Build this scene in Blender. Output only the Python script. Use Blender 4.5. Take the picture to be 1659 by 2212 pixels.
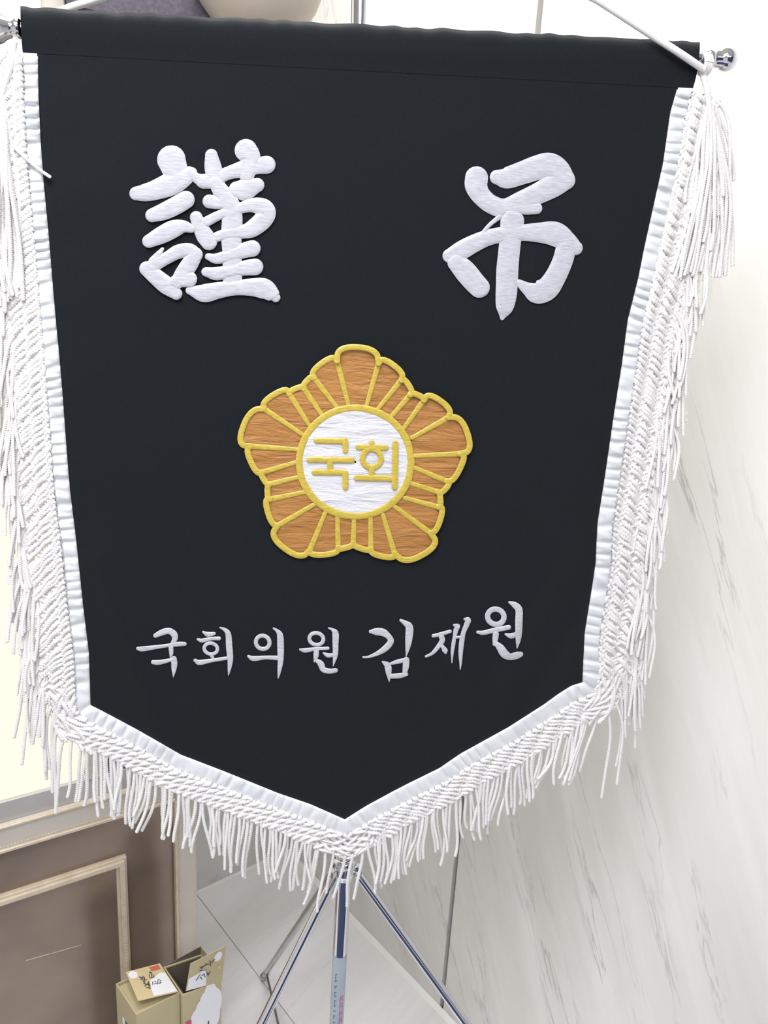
import bpy, math, random
import numpy as np
from mathutils import Matrix, Vector

S = bpy.context.scene
for o in list(bpy.data.objects):
    bpy.data.objects.remove(o)
random.seed(7)
rng = np.random.default_rng(7)

# ------------------------------------------------------------------ camera
F = 1750.0; CX, CY = 829.5, 1106.0; H = 1.6
_d = np.array([482 - CX, -(6956 - CY), -F]); Zc = -_d / np.linalg.norm(_d)
_f = np.array([0, 0, -1.0]); Yc = _f - (_f @ Zc) * Zc; Yc /= np.linalg.norm(Yc)
Xc = np.cross(Yc, Zc)
M = np.array([Xc, Yc, Zc])                    # camera -> world
C = np.array([0.0, 0.0, H])
cam_data = bpy.data.cameras.new('camera')
cam = bpy.data.objects.new('camera', cam_data); S.collection.objects.link(cam)
cam_data.sensor_fit = 'VERTICAL'; cam_data.sensor_height = 36; cam_data.sensor_width = 36
cam_data.lens = 36 * F / 2212; cam_data.clip_start = 0.01
mw = Matrix.Identity(4)
for i in range(3):
    for j in range(3):
        mw[i][j] = M[i][j]
    mw[i][3] = C[i]
cam.matrix_world = mw
S.camera = cam

def ray(x, y):
    return M @ np.array([x - CX, -(y - CY), -F])
def on_z(x, y, z=0.0):
    r = ray(x, y); return C + r * (z - H) / r[2]
def on_plane(x, y, p, n):
    r = ray(x, y); return C + r * ((p - C) @ n) / (r @ n)

# ------------------------------------------------------------------ world, light, exposure
wd = bpy.data.worlds.new('world'); S.world = wd; wd.use_nodes = True
wd.node_tree.nodes['Background'].inputs[0].default_value = (0.9, 0.95, 1, 1)
wd.node_tree.nodes['Background'].inputs[1].default_value = 0.3
S.view_settings.view_transform = 'Standard'; S.view_settings.look = 'None'
S.view_settings.gamma = 1; S.view_settings.use_curve_mapping = False
S.view_settings.exposure = 0.0

A = on_z(970, 2200) - on_z(750, 1970); A[2] = 0; A /= np.linalg.norm(A)   # along the marble wall, towards the camera side
NB = np.array([-A[1], A[0], 0.0])
Bd = -np.array([-A[1], A[0], 0.0])
if Bd[0] > 0: Bd = -Bd                                                     # leftwards along the back wall
K = on_z(622, 1837)                                                        # room corner on the floor
RA, RB, RH = 4.2, 3.3, 2.55
def R(a, b, z=0.0):
    return K + A * a + Bd * b + np.array([0, 0, z])
def area(name, loc, target, size, power, col=(1, 1, 1), sy=None):
    l = bpy.data.lights.new(name, 'AREA'); l.energy = power; l.color = col
    l.shape = 'RECTANGLE'; l.size = size; l.size_y = sy or size
    o = bpy.data.objects.new(name, l); S.collection.objects.link(o)
    o.location = loc
    o.rotation_euler = (Vector(target) - Vector(loc)).to_track_quat('-Z', 'Y').to_euler()
    return o
area('ceiling_lamp_front', R(0.62, 0.55, 2.50), R(0.62, 0.55, 0), 0.55, 17, (1, 0.99, 0.97))
area('ceiling_lamp_middle', R(1.45, 1.35, 2.50), R(1.45, 1.35, 0), 0.9, 33, (0.98, 0.975, 1))
area('ceiling_lamp_rear', R(3.0, 1.7, 2.50), R(3.0, 1.7, 0), 1.2, 35, (0.98, 0.98, 1))

# ------------------------------------------------------------------ material helpers
def new_mat(name, col, rough=0.6, metal=0.0, spec=0.5):
    m = bpy.data.materials.new(name); m.use_nodes = True
    b = m.node_tree.nodes['Principled BSDF']
    b.inputs['Base Color'].default_value = (*col, 1); b.inputs['Roughness'].default_value = rough
    b.inputs['Metallic'].default_value = metal; b.inputs['Specular IOR Level'].default_value = spec
    return m
def nd(m, t): return m.node_tree.nodes.new(t)
def lk(m, a, b): m.node_tree.links.new(a, b)
def bsdf(m): return m.node_tree.nodes['Principled BSDF']
def coords(m, scale=(1, 1, 1), rot=(0, 0, 0)):
    tc = nd(m, 'ShaderNodeTexCoord'); mp = nd(m, 'ShaderNodeMapping')
    mp.inputs['Scale'].default_value = scale; mp.inputs['Rotation'].default_value = rot
    lk(m, tc.outputs['Object'], mp.inputs['Vector']); return mp.outputs['Vector']
def noise(m, vec, scale, detail=4, rough=0.5, dist=0.0):
    n = nd(m, 'ShaderNodeTexNoise'); n.inputs['Scale'].default_value = scale
    n.inputs['Detail'].default_value = detail; n.inputs['Roughness'].default_value = rough
    n.inputs['Distortion'].default_value = dist
    lk(m, vec, n.inputs['Vector']); return n.outputs['Fac']
def ramp(m, fac, stops):
    r = nd(m, 'ShaderNodeValToRGB'); e = r.color_ramp.elements
    e[0].position, e[0].color = stops[0][0], (*stops[0][1], 1)
    e[1].position, e[1].color = stops[1][0], (*stops[1][1], 1)
    for p, c in stops[2:]:
        x = e.new(p); x.color = (*c, 1)
    lk(m, fac, r.inputs['Fac']); return r.outputs['Color']
def bump(m, h, strength, dist=0.001):
    b = nd(m, 'ShaderNodeBump'); b.inputs['Strength'].default_value = strength
    b.inputs['Distance'].default_value = dist
    lk(m, h, b.inputs['Height']); lk(m, b.outputs['Normal'], bsdf(m).inputs['Normal'])
def mix(m, fac, a, b, mode='MIX'):
    x = nd(m, 'ShaderNodeMix'); x.data_type = 'RGBA'; x.blend_type = mode
    if isinstance(fac, (int, float)): x.inputs[0].default_value = fac
    else: lk(m, fac, x.inputs[0])
    for s, v in ((x.inputs[6], a), (x.inputs[7], b)):
        if isinstance(v, tuple): s.default_value = (*v, 1)
        else: lk(m, v, s)
    return x.outputs[2]
def varied(name, c1, c2, scale, rough=0.6, metal=0, bs=0.0, bscale=None, bd=0.001, stretch=(1, 1, 1), rot=(0, 0, 0), spec=0.5):
    m = new_mat(name, c1, rough, metal, spec)
    v = coords(m, stretch, rot); n = noise(m, v, scale)
    lk(m, ramp(m, n, [(0.3, c1), (0.7, c2)]), bsdf(m).inputs['Base Color'])
    if bs: bump(m, noise(m, v, bscale or scale * 4), bs, bd)
    return m

def marble(name, base, dark, ang_vec, scale=1.0, rough=0.22, amount=0.9):
    m = new_mat(name, base, rough)
    tc = nd(m, 'ShaderNodeTexCoord')
    # coordinates along / across the veins, computed from world axes
    def dot(vec):
        d = nd(m, 'ShaderNodeVectorMath'); d.operation = 'DOT_PRODUCT'
        lk(m, tc.outputs['Object'], d.inputs[0]); d.inputs[1].default_value = vec; return d.outputs['Value']
    al, ac, an = ang_vec
    cb = nd(m, 'ShaderNodeCombineXYZ')
    lk(m, dot(tuple(np.array(al) * 0.55)), cb.inputs[0]); lk(m, dot(tuple(np.array(ac) * 4.2)), cb.inputs[1]); lk(m, dot(tuple(np.array(an))), cb.inputs[2])
    v = cb.outputs[0]
    n1 = noise(m, v, 2.1 * scale, 6, 0.6, 0.35)
    a = nd(m, 'ShaderNodeMath'); a.operation = 'SUBTRACT'; lk(m, n1, a.inputs[0]); a.inputs[1].default_value = 0.5
    ab = nd(m, 'ShaderNodeMath'); ab.operation = 'ABSOLUTE'; lk(m, a.outputs[0], ab.inputs[0])
    vein = ramp(m, ab.outputs[0], [(0.0, (1, 1, 1)), (0.013, (0, 0, 0))])
    gate = ramp(m, noise(m, v, 3.3 * scale, 3), [(0.45, (0, 0, 0)), (0.65, (1, 1, 1))])
    vg = mix(m, 1.0, vein, gate, 'MULTIPLY')
    soft = ramp(m, noise(m, v, 1.6 * scale, 8, 0.62, 0.5), [(0.35, (0, 0, 0)), (0.72, (1, 1, 1))])
    cl = tuple(np.array(base) * 0.80 * np.array([1.0, 0.985, 0.96]))
    c = mix(m, soft, base, cl)
    vf = nd(m, 'ShaderNodeMath'); vf.operation = 'MULTIPLY'; lk(m, vg, vf.inputs[0]); vf.inputs[1].default_value = amount
    c = mix(m, vf.outputs[0], c, dark)
    lk(m, c, bsdf(m).inputs['Base Color'])
    return m

VWA = np.array([A[0] * 0.42, A[1] * 0.42, -0.90]); VWA /= np.linalg.norm(VWA)      # vein direction on the wall
VWC = np.cross(VWA, Bd); VWC /= np.linalg.norm(VWC)
m_wall = marble('marble_wall', (0.80, 0.795, 0.775), (0.42, 0.42, 0.41), (VWA, VWC, Bd))
VF = (A * 0.25 + Bd * 0.95); VF /= np.linalg.norm(VF)
VFc = np.cross(VF, np.array([0, 0, 1.0]))
m_floor = marble('marble_floor', (0.87, 0.865, 0.88), (0.58, 0.58, 0.60), (VF, VFc, np.array([0, 0, 1.0])), 0.8, 0.12, 0.35)
m_joint = new_mat('dark_joint', (0.13, 0.11, 0.105), 0.8)
m_fjoint = new_mat('floor_joint', (0.55, 0.54, 0.53), 0.6)
m_plaster = varied('white_plaster', (0.8, 0.79, 0.77), (0.84, 0.83, 0.81), 6, 0.8, bs=0.05, bscale=80)
m_navy = varied('navy_for_reflection', (0.022, 0.035, 0.10), (0.03, 0.045, 0.12), 5, 0.7)  # navy chosen only for the dark reflection it gives in the chrome
m_cloth = new_mat('black_cloth', (0.009, 0.0115, 0.0145), 0.85, 0, 0.12)
bsdf(m_cloth).inputs['Sheen Weight'].default_value = 0.06
bsdf(m_cloth).inputs['Sheen Roughness'].default_value = 0.6
_v = coords(m_cloth)
lk(m_cloth, ramp(m_cloth, noise(m_cloth, _v, 900, 2), [(0.3, (0.0046, 0.0066, 0.0086)), (0.7, (0.0085, 0.0112, 0.0142))]), bsdf(m_cloth).inputs['Base Color'])
bump(m_cloth, noise(m_cloth, _v, 1500, 2), 0.4, 0.0004)
m_thread = varied('white_thread', (0.78, 0.77, 0.755), (0.84, 0.83, 0.82), 60, 0.6, spec=0.4)
m_tape = varied('white_satin_tape', (0.70, 0.72, 0.75), (0.76, 0.78, 0.80), 30, 0.5, bs=0.15, bscale=700, bd=0.0004)
def satin(name, c1, c2, rough, spec, sc=700, st=0.35):
    m = new_mat(name, c1, rough, 0, spec)
    v = coords(m, (1, 1, 1), (0, 0, 0))
    v2 = coords(m, (0.16, 0.16, 1.0), (0.35, 0.75, 0))
    lk(m, ramp(m, noise(m, v2, sc, 2), [(0.25, c1), (0.75, c2)]), bsdf(m).inputs['Base Color'])
    bump(m, noise(m, v2, sc, 2), st, 0.0006)
    return m
m_embroid = satin('white_embroidery', (0.42, 0.43, 0.475), (0.60, 0.61, 0.665), 0.42, 0.6)
m_silver = satin('silver_embroidery', (0.42, 0.43, 0.465), (0.62, 0.63, 0.665), 0.42, 0.6)
m_gold = satin('gold_embroidery', (0.46, 0.335, 0.030), (0.68, 0.53, 0.085), 0.38, 0.7, 900, 0.6)
def satin_fabric(name, c1, c2, st):
    m = new_mat(name, c1, 0.5, 0, 0.4)
    v = coords(m, (1.0, 1.0, 4.5)); n = noise(m, v, 22, 4, 0.6, 0.6)
    lk(m, ramp(m, noise(m, v, 14, 3), [(0.3, c1), (0.7, c2)]), bsdf(m).inputs['Base Color'])
    bump(m, n, st, 0.006)
    return m
m_petal = satin_fabric('brown_gold_satin', (0.375, 0.168, 0.042), (0.46, 0.215, 0.060), 0.7)
m_disc = satin_fabric('white_satin', (0.66, 0.66, 0.70), (0.72, 0.72, 0.76), 0.6)
m_chrome = varied('chrome', (0.60, 0.61, 0.63), (0.66, 0.67, 0.69), 20, 0.08, 1.0)
m_dull = varied('brushed_steel', (0.45, 0.45, 0.44), (0.55, 0.54, 0.53), 20, 0.3, 1.0)
m_bronze = varied('bronze_laminate', (0.22, 0.17, 0.142), (0.29, 0.225, 0.18), 9, 0.22, 0.45, bs=0.08, bscale=500, bd=0.0005)
m_cream = varied('cream_gilt', (0.56, 0.47, 0.35), (0.66, 0.58, 0.45), 40, 0.4, 0.1, bs=0.15, bscale=300, bd=0.0006)
m_greige = varied('greige_rail', (0.54, 0.49, 0.43), (0.62, 0.57, 0.51), 10, 0.4, 0.1)
m_grey = varied('grey_sill', (0.42, 0.41, 0.40), (0.50, 0.49, 0.475), 10, 0.4, 0.2)
m_violet = varied('violet_grey_laminate', (0.055, 0.047, 0.065), (0.095, 0.082, 0.11), 180, 0.6)
m_beige = varied('beige_shade', (0.50, 0.43, 0.36), (0.58, 0.51, 0.43), 6, 0.55)
m_lilac = varied('pale_metal_trim', (0.50, 0.49, 0.56), (0.56, 0.55, 0.62), 10, 0.3, 0.4)
m_light = new_mat('lit_panel', (0.22, 0.21, 0.18), 0.6)
bsdf(m_light).inputs['Emission Color'].default_value = (1.0, 0.955, 0.76, 1)
bsdf(m_light).inputs['Emission Strength'].default_value = 0.88
m_card = varied('tan_carton', (0.44, 0.38, 0.22), (0.50, 0.43, 0.26), 12, 0.6)
m_cardin = varied('carton_inside_shade', (0.12, 0.10, 0.08), (0.16, 0.13, 0.10), 12, 0.8)  # darker than the carton outside: interior shade put into the colour
m_gilt = varied('gold_print', (0.56, 0.46, 0.25), (0.64, 0.52, 0.31), 12, 0.5)
m_paper = varied('white_print', (0.74, 0.75, 0.79), (0.80, 0.80, 0.84), 12, 0.6)
m_ink = varied('black_ink', (0.03, 0.035, 0.05), (0.05, 0.05, 0.07), 12, 0.6)
m_red = varied('red_ink', (0.50, 0.12, 0.07), (0.6, 0.16, 0.1), 12, 0.6)
m_pink = varied('crimson_print', (0.50, 0.06, 0.16), (0.6, 0.08, 0.2), 12, 0.6)
m_green = varied('green_print', (0.03, 0.12, 0.09), (0.04, 0.16, 0.12), 12, 0.6)
m_sticker = varied('pale_sticker', (0.36, 0.42, 0.48), (0.42, 0.48, 0.54), 40, 0.5)
m_stext = varied('grey_ink', (0.10, 0.13, 0.15), (0.14, 0.17, 0.19), 40, 0.6)
m_sred = varied('magenta_ink', (0.45, 0.10, 0.22), (0.5, 0.14, 0.26), 40, 0.6)

# ------------------------------------------------------------------ object helpers
def mesh_np(name, verts, faces, mat, smooth=True):
    me = bpy.data.meshes.new(name)
    me.from_pydata([tuple(v) for v in verts], [], faces)
    me.materials.append(mat)
    if smooth: me.polygons.foreach_set('use_smooth', [True] * len(me.polygons))
    me.update(); return me
def quad_mesh(name, V, Fq, mat, smooth=True):
    me = bpy.data.meshes.new(name)
    V = np.asarray(V, dtype=np.float32); Fq = np.asarray(Fq, dtype=np.int32)
    me.vertices.add(len(V)); me.vertices.foreach_set('co', V.ravel())
    me.loops.add(Fq.size); me.loops.foreach_set('vertex_index', Fq.ravel())
    me.polygons.add(len(Fq)); me.polygons.foreach_set('loop_start', np.arange(0, Fq.size, 4, dtype=np.int32))
    me.polygons.foreach_set('use_smooth', np.ones(len(Fq), dtype=bool) if smooth else np.zeros(len(Fq), dtype=bool))
    me.materials.append(mat); me.update(calc_edges=True); me.validate(); return me
def world_loc(o):
    v = np.zeros(3)
    while o is not None:
        v += np.array(o.location); o = o.parent
    return v
def put(name, me, parent=None, origin=None, **props):
    """links a mesh given in WORLD coordinates; its origin is moved to `origin`"""
    o = bpy.data.objects.new(name, me); S.collection.objects.link(o)
    pw = world_loc(parent)
    if origin is None: origin = pw
    me.transform(Matrix.Translation(Vector(-np.array(origin))))
    o.location = tuple(np.array(origin) - pw)
    if parent: o.parent = parent
    for k, v in props.items(): o[k] = v
    return o
def root(name, loc, label, cat, group=None, kind=None):
    o = bpy.data.objects.new(name, None); S.collection.objects.link(o); o.location = tuple(loc)
    o.empty_display_size = 0.05
    if label: o['label'] = label
    if cat: o['category'] = cat
    if group: o['group'] = group
    if kind: o['kind'] = kind
    return o
def join(parts):
    V = []; Fs = []; n = 0
    for v, f in parts:
        V.extend(list(v)); Fs.extend([tuple(i + n for i in q) for q in f]); n += len(v)
    return V, Fs
def prism(base, vec, bevel=0):
    base = [np.array(b, float) for b in base]; n = len(base); vec = np.array(vec, float)
    if bevel:
        c = sum(base) / n; L = np.linalg.norm(vec); u = vec / L
        ins = []
        for k in range(n):
            e1 = base[k] - base[k - 1]; e1 /= np.linalg.norm(e1); e2 = base[(k + 1) % n] - base[k]; e2 /= np.linalg.norm(e2)
            d = e2 - e1
            ins.append(base[k] + d * bevel)
        rings = [ins, [b + u * bevel for b in base], [b + vec - u * bevel for b in base], [i + vec for i in ins]]
    else:
        rings = [base, [b + vec for b in base]]
    V = [p for r in rings for p in r]; Fs = [tuple(range(n))[::-1], tuple(range((len(rings) - 1) * n, len(rings) * n))]
    for k in range(len(rings) - 1):
        for i in range(n):
            j = (i + 1) % n
            Fs.append((k * n + i, k * n + j, (k + 1) * n + j, (k + 1) * n + i))
    return V, Fs
def box(o, ex, ey, ez, bevel=0):
    o, ex, ey, ez = [np.array(t, float) for t in (o, ex, ey, ez)]
    return prism([o, o + ex, o + ex + ey, o + ey], ez, bevel)
def tube(pts, rad, n=12, cap=True, ref=None):
    P = np.array(pts, float); N = len(P); rad = np.ones(N) * rad
    T = np.gradient(P, axis=0); T /= np.linalg.norm(T, axis=1)[:, None]
    r = np.array(ref if ref is not None else (0.31, 0.17, 0.93)); V = []
    for i in range(N):
        a = np.cross(T[i], r); a /= np.linalg.norm(a); b = np.cross(T[i], a)
        for k in range(n):
            t = 2 * math.pi * k / n; V.append(P[i] + rad[i] * (math.cos(t) * a + math.sin(t) * b))
    Fs = [(i * n + k, i * n + (k + 1) % n, (i + 1) * n + (k + 1) % n, (i + 1) * n + k) for i in range(N - 1) for k in range(n)]
    if cap: Fs += [tuple(range(n))[::-1], tuple(range((N - 1) * n, N * n))]
    return V, Fs
def sphere(c, r, n=20, m=12, axis=None, stretch=1.0):
    ax = np.array(axis if axis is not None else (0, 0, 1.0), float); ax /= np.linalg.norm(ax)
    th = np.linspace(0.04, math.pi - 0.04, m)
    pts = [np.array(c) - ax * r * stretch * math.cos(t) for t in th]
    return tube(pts, [r * math.sin(t) for t in th], n, True, ref=np.cross(ax, (0.3, 0.5, 0.8)) )
def lathe(c, ax, prof, n=24):
    """prof: list of (distance along axis, radius)"""
    ax = np.array(ax, float); ax /= np.linalg.norm(ax)
    r = np.cross(ax, (0.31, 0.52, 0.79)); r /= np.linalg.norm(r); s = np.cross(ax, r)
    V = [np.array(c) + ax * h + q * (math.cos(2 * math.pi * k / n) * r + math.sin(2 * math.pi * k / n) * s) for h, q in prof for k in range(n)]
    N = len(prof)
    Fs = [(i * n + k, i * n + (k + 1) % n, (i + 1) * n + (k + 1) % n, (i + 1) * n + k) for i in range(N - 1) for k in range(n)]
    Fs += [tuple(range(n))[::-1], tuple(range((N - 1) * n, N * n))]
    return V, Fs
def fixn(o):
    import bmesh
    b = bmesh.new(); b.from_mesh(o.data); bmesh.ops.recalc_face_normals(b, faces=b.faces); b.to_mesh(o.data); b.free()
    return o
def solid(name, parts, mat, parent=None, smooth=False, **k):
    V, Fs = join(parts); me = mesh_np(name, V, Fs, mat, smooth)
    o = put(name, me, parent, **k); fixn(o); return o
UP = np.array([0, 0, 1.0])

# ------------------------------------------------------------------ room
fl = root('floor', R(0, 0, 0), None, None, kind='structure')
solid('floor_bed', [box(R(-0.2, -0.2, -0.09), A * (RA + 0.4), Bd * (RB + 0.4), UP * 0.0845)], m_fjoint, fl)
seam_b = 0.0
q = on_z(500, 2031); sb = (q - K) @ Bd                 # the floor joint seen beside the cartons
TS = 0.60; TL = 2.4; g = 0.0007
a_off = -0.30
ia = 0; tile_me = None
a0 = a_off
while a0 < RA:
    b0 = sb - TS * math.ceil(sb / TS)
    while b0 < RB:
        aa, ab = max(a0, 0) + g, min(a0 + TL, RA) - g
        ba, bb = max(b0, 0) + g, min(b0 + TS, RB) - g
        if ab - aa > 0.01 and bb - ba > 0.01:
            solid('floor_tile', [box(R(aa, ba, -0.005), A * (ab - aa), Bd * (bb - ba), UP * 0.005, 0.0008)], m_floor, fl)
        b0 += TS
    a0 += TL
wr = root('wall_right', R(0, 0, 0), None, None, kind='structure')
solid('wall_backing', [box(R(-0.2, -0.12, 0), A * (RA + 0.4), Bd * 0.10, UP * RH)], m_joint, wr)
seam_a = (on_plane(1160, 30, K, Bd) - K) @ A
seam_a2 = (on_plane(985, 1900, K, Bd) - K) @ A
seam_a = 0.5 * (seam_a + seam_a2)
print('seam a', seam_a, seam_a2)
edges = [0.0, seam_a, seam_a + 1.15, seam_a + 2.3, RA]
for i in range(4):
    solid('marble_panel', [box(R(edges[i] + 0.006, -0.02, 0), A * (edges[i + 1] - edges[i] - 0.012), Bd * 0.02, UP * RH, 0.001)], m_wall, wr)
wb = solid('wall_back', [box(R(-0.12, -0.12, 0), Bd * (RB + 0.24), A * 0.12, UP * RH)], m_wall, kind='structure')
solid('wall_left', [box(R(0, RB, 0), A * RA, Bd * 0.1, UP * RH)], m_plaster, kind='structure')
solid('wall_front', [box(R(RA, -0.12, 0), A * 0.1, Bd * (RB + 0.24), UP * RH)], m_navy, kind='structure')  # unseen wall, made navy so the chrome mirrors something dark
solid('ceiling', [box(R(-0.12, -0.12, RH), A * (RA + 0.24), Bd * (RB + 0.24), UP * 0.1)], m_plaster, kind='structure')
m_sealant = varied('white_sealant', (0.86, 0.85, 0.83), (0.9, 0.89, 0.87), 20, 0.35)
solid('baseboard_right', [prism([R(0.006, 0.0003, 0.0003), R(0.006, 0.011, 0.0003), R(0.006, 0.0003, 0.010)], A * (RA - 0.01))], m_sealant, kind='structure')
solid('baseboard_back', [prism([R(0.0003, 0.006, 0.0003), R(0.006, 0.006, 0.0003), R(0.0003, 0.006, 0.006)], Bd * (RB - 0.01))], m_sealant, kind='structure')
mt = root('reflection_sheet', R(2.0, 1.4, 0), 'unseen dark navy sheet added in front of the banner stand to darken its chrome reflection', 'mat')  # added out of view, only to be mirrored as navy in the stand
mt.location = (0, -0.2, 0)
solid('reflection_sheet_top', [box((-0.95, -0.85, 0.0002), (1.75, 0, 0), (0, 1.30, 0), (0, 0, 0.007), 0.003)], m_navy, mt)
solid('reflection_sheet_rim', [box((-1.0, -0.90, 0.0001), (1.85, 0, 0), (0, 1.40, 0), (0, 0, 0.004), 0.0015)], m_navy, mt)

# ------------------------------------------------------------------ panelled partition at lower left
PF = on_z(427, 2290)
Hh = ray(3650, 765); PD = np.array([Hh[0], Hh[1], 0]); PD /= np.linalg.norm(PD)
PN = np.array([PD[1], -PD[0], 0.0])                                   # towards the camera
def ps(x, y, o=0.0):
    p = on_plane(x, y, PF + PN * o, PN); return (p - PF) @ PD, p[2]
def pbox(s0, s1, z0, z1, d0, d1, bev=0.0008):
    return box(PF + PD * s0 + UP * z0 + PN * d0, PD * (s1 - s0), UP * (z1 - z0), PN * (d1 - d0), bev)
pt = root('panelled_partition', PF + PD * -0.4, 'bronze panelled partition with cream beaded trim and a bright lit panel above, behind the boxes', 'partition')
pleft = min((K + A * 0.02 - PF) @ A / (PD @ A) if PD @ A else -1, -0.5) if False else -0.92
TOPZ = 2.35
zr0 = ps(150, 1790)[1]; zr1 = ps(150, 1735)[1]; zs1 = ps(100, 1706)[1]
sst = ps(378, 1900)[0]
sm0 = ps(250.5, 1905, 0)[0]; sm1 = ps(272.5, 1905)[0]
zm1 = ps(150, 1882)[1]; zm0 = ps(150, 1906)[1]
slit = ps(185, 1690)[0]
print('partition', zr0, zr1, zs1, sst, sm0, sm1, zm0, zm1, slit, 'corner a', (PF + PD * pleft - K) @ A, 'left px s', ps(0, 2212)[0], ps(0, 0)[0])
solid('base_panel', [pbox(pleft, sst, 0, zr0, -0.020, 0.0)], m_bronze, pt)
solid('stile', [pbox(sst, 0.0, 0, TOPZ, -0.022, 0.010, 0.002)], m_greige, pt)
def beads(s0, z0, s1, z1, d, r=0.0021, gap=0.0052):
    L = math.hypot(s1 - s0, z1 - z0); n = max(int(L / gap), 1); out = []
    for i in range(n):
        t = (i + .5) / n; c = PF + PD * (s0 + (s1 - s0) * t) + UP * (z0 + (z1 - z0) * t) + PN * d
        V = [c + r * v for v in (PD, UP, -PD, -UP)] + [c + PN * r * 0.8]
        out.append((V, [(0, 1, 4), (1, 2, 4), (2, 3, 4), (3, 0, 4)]))
    return out
def beadrow(*a, **k):
    return solid('bead_row', beads(*a, **k), m_cream, pt, kind='stuff')
beadrow(sst + 0.007, 0, sst + 0.007, zr1, 0.010); beadrow(-0.006, 0, -0.006, zr1, 0.010)
solid('stile_bead', [pbox(sst - 0.002, sst + 0.003, 0, zr0, 0.0, 0.013, 0.001)], m_cream, pt)
solid('lower_rail', [pbox(pleft, sst, zr0, zr1, -0.02, 0.010, 0.002)], m_greige, pt)
solid('rail_bead', [pbox(pleft, sst, zr0, zr0 + 0.006, 0.008, 0.014, 0.001)], m_cream, pt)
solid('rail_bead', [pbox(pleft, sst, zr1 - 0.005, zr1, 0.008, 0.014, 0.001)], m_cream, pt)
beadrow(pleft, zr0 + 0.010, sst, zr0 + 0.010, 0.010)
solid('sill', [pbox(pleft, sst, zr1, zs1, -0.02, 0.002, 0.001)], m_grey, pt)
# inner moulding : top bar, right bar with mitred corner
def mitre(s0, z0, s1, z1, w):   # L shaped moulding, outer corner s1,z1
    o = []
    for (d0, d1, e0, e1) in ((0, 0.25, 0, 0.010), (0.25, 0.75, 0, 0.015), (0.75, 1.0, 0, 0.008)):
        u, v = w * d0, w * d1
        top = [(s0, z1 - v), (s1 - v, z1 - v), (s1 - u, z1 - u), (s0, z1 - u)]
        side = [(s1 - v, z0), (s1 - u, z0), (s1 - u, z1 - u), (s1 - v, z1 - v)]
        o.append((top, side, e1))
    return o
wmd = sm1 - sm0
tops, sides = [], []
for top, side, e in mitre(pleft, 0.10, sm1, zm1, wmd):
    tops.append(prism([PF + PD * s + UP * z + PN * 0.0 for s, z in top], PN * e, 0.0005))
    sides.append(prism([PF + PD * s + UP * z + PN * 0.0 for s, z in side], PN * e, 0.0005))
solid('inner_moulding', tops, m_cream, pt); solid('inner_moulding', sides, m_cream, pt)
solid('bead_row', beads(sm1 - wmd * 0.5, 0.1, sm1 - wmd * 0.5, zm1 - wmd, 0.0152, 0.0016, 0.0052), m_greige, pt, kind='stuff')
solid('inner_moulding', [pbox(pleft, sm1, 0.085, 0.10, 0, 0.012)], m_cream, pt)
solid('inner_panel', [pbox(pleft, sm0 + 0.001, 0.10, zm0, 0.0002, 0.003)], m_bronze, pt)
p1 = ps(55, 2073); p2 = ps(175, 2039)
solid('scratch_mark', [prism([PF + PD * p1[0] + UP * p1[1] + PN * 0.003, PF + PD * p2[0] + UP * p2[1] + PN * 0.003, PF + PD * p2[0] + UP * (p2[1] + 0.001) + PN * 0.003, PF + PD * p1[0] + UP * (p1[1] + 0.0016) + PN * 0.003], PN * 0.0004)], m_cream, pt, label='thin pale scratch')
solid('lit_panel', [pbox(pleft, slit, zs1, TOPZ, -0.02, -0.004)], m_light, pt, label='bright cream backlit panel')
solid('stile', [pbox(slit, slit + 0.028, zs1, TOPZ, -0.02, 0.006, 0.002)], m_greige, pt)
solid('upper_panel', [pbox(slit + 0.028, sst, zs1, TOPZ, -0.02, 0.0)], m_violet, pt)
sv = ps(476, 10)[0]
solid('header_panel', [pbox(slit + 0.028, sv, ps(300, 60)[1], TOPZ, 0.010, 0.03, 0.003)], m_violet, pt, label='speckled violet grey header panel')
# beige bowl lamp on the header, seen just above the banner's top edge
bc = on_plane(566, -40, PF + PN * 0.06 , PN)
bl = root('bowl_lamp', bc, 'rounded beige bowl shape high up, right of the dark header, above the banner edge', 'lamp')
k_ = 1.0
prof = [(-0.066, 0.004), (-0.064, 0.03), (-0.058, 0.055), (-0.047, 0.08), (-0.030, 0.102), (-0.008, 0.116), (0.012, 0.122), (0.014, 0.118), (-0.005, 0.110), (-0.03, 0.095)]
sax = UP * 0.93 + PD * -0.30 + PN * -0.1
solid('shade', [lathe(bc, sax, [(h * 1.15, r * 0.78) for h, r in prof])], m_beige, bl, smooth=True)
solid('bracket', [box(bc - PN * 0.20 + UP * 0.0 - PD * 0.02, PD * 0.04, PN * 0.13, UP * 0.03, 0.003)], m_dull, bl)
solid('wall_plate', [box(bc - PN * 0.20 - PD * 0.30 + UP * 0.0, PD * 0.34, PN * 0.012, UP * 0.05, 0.003)], m_dull, bl)

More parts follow.
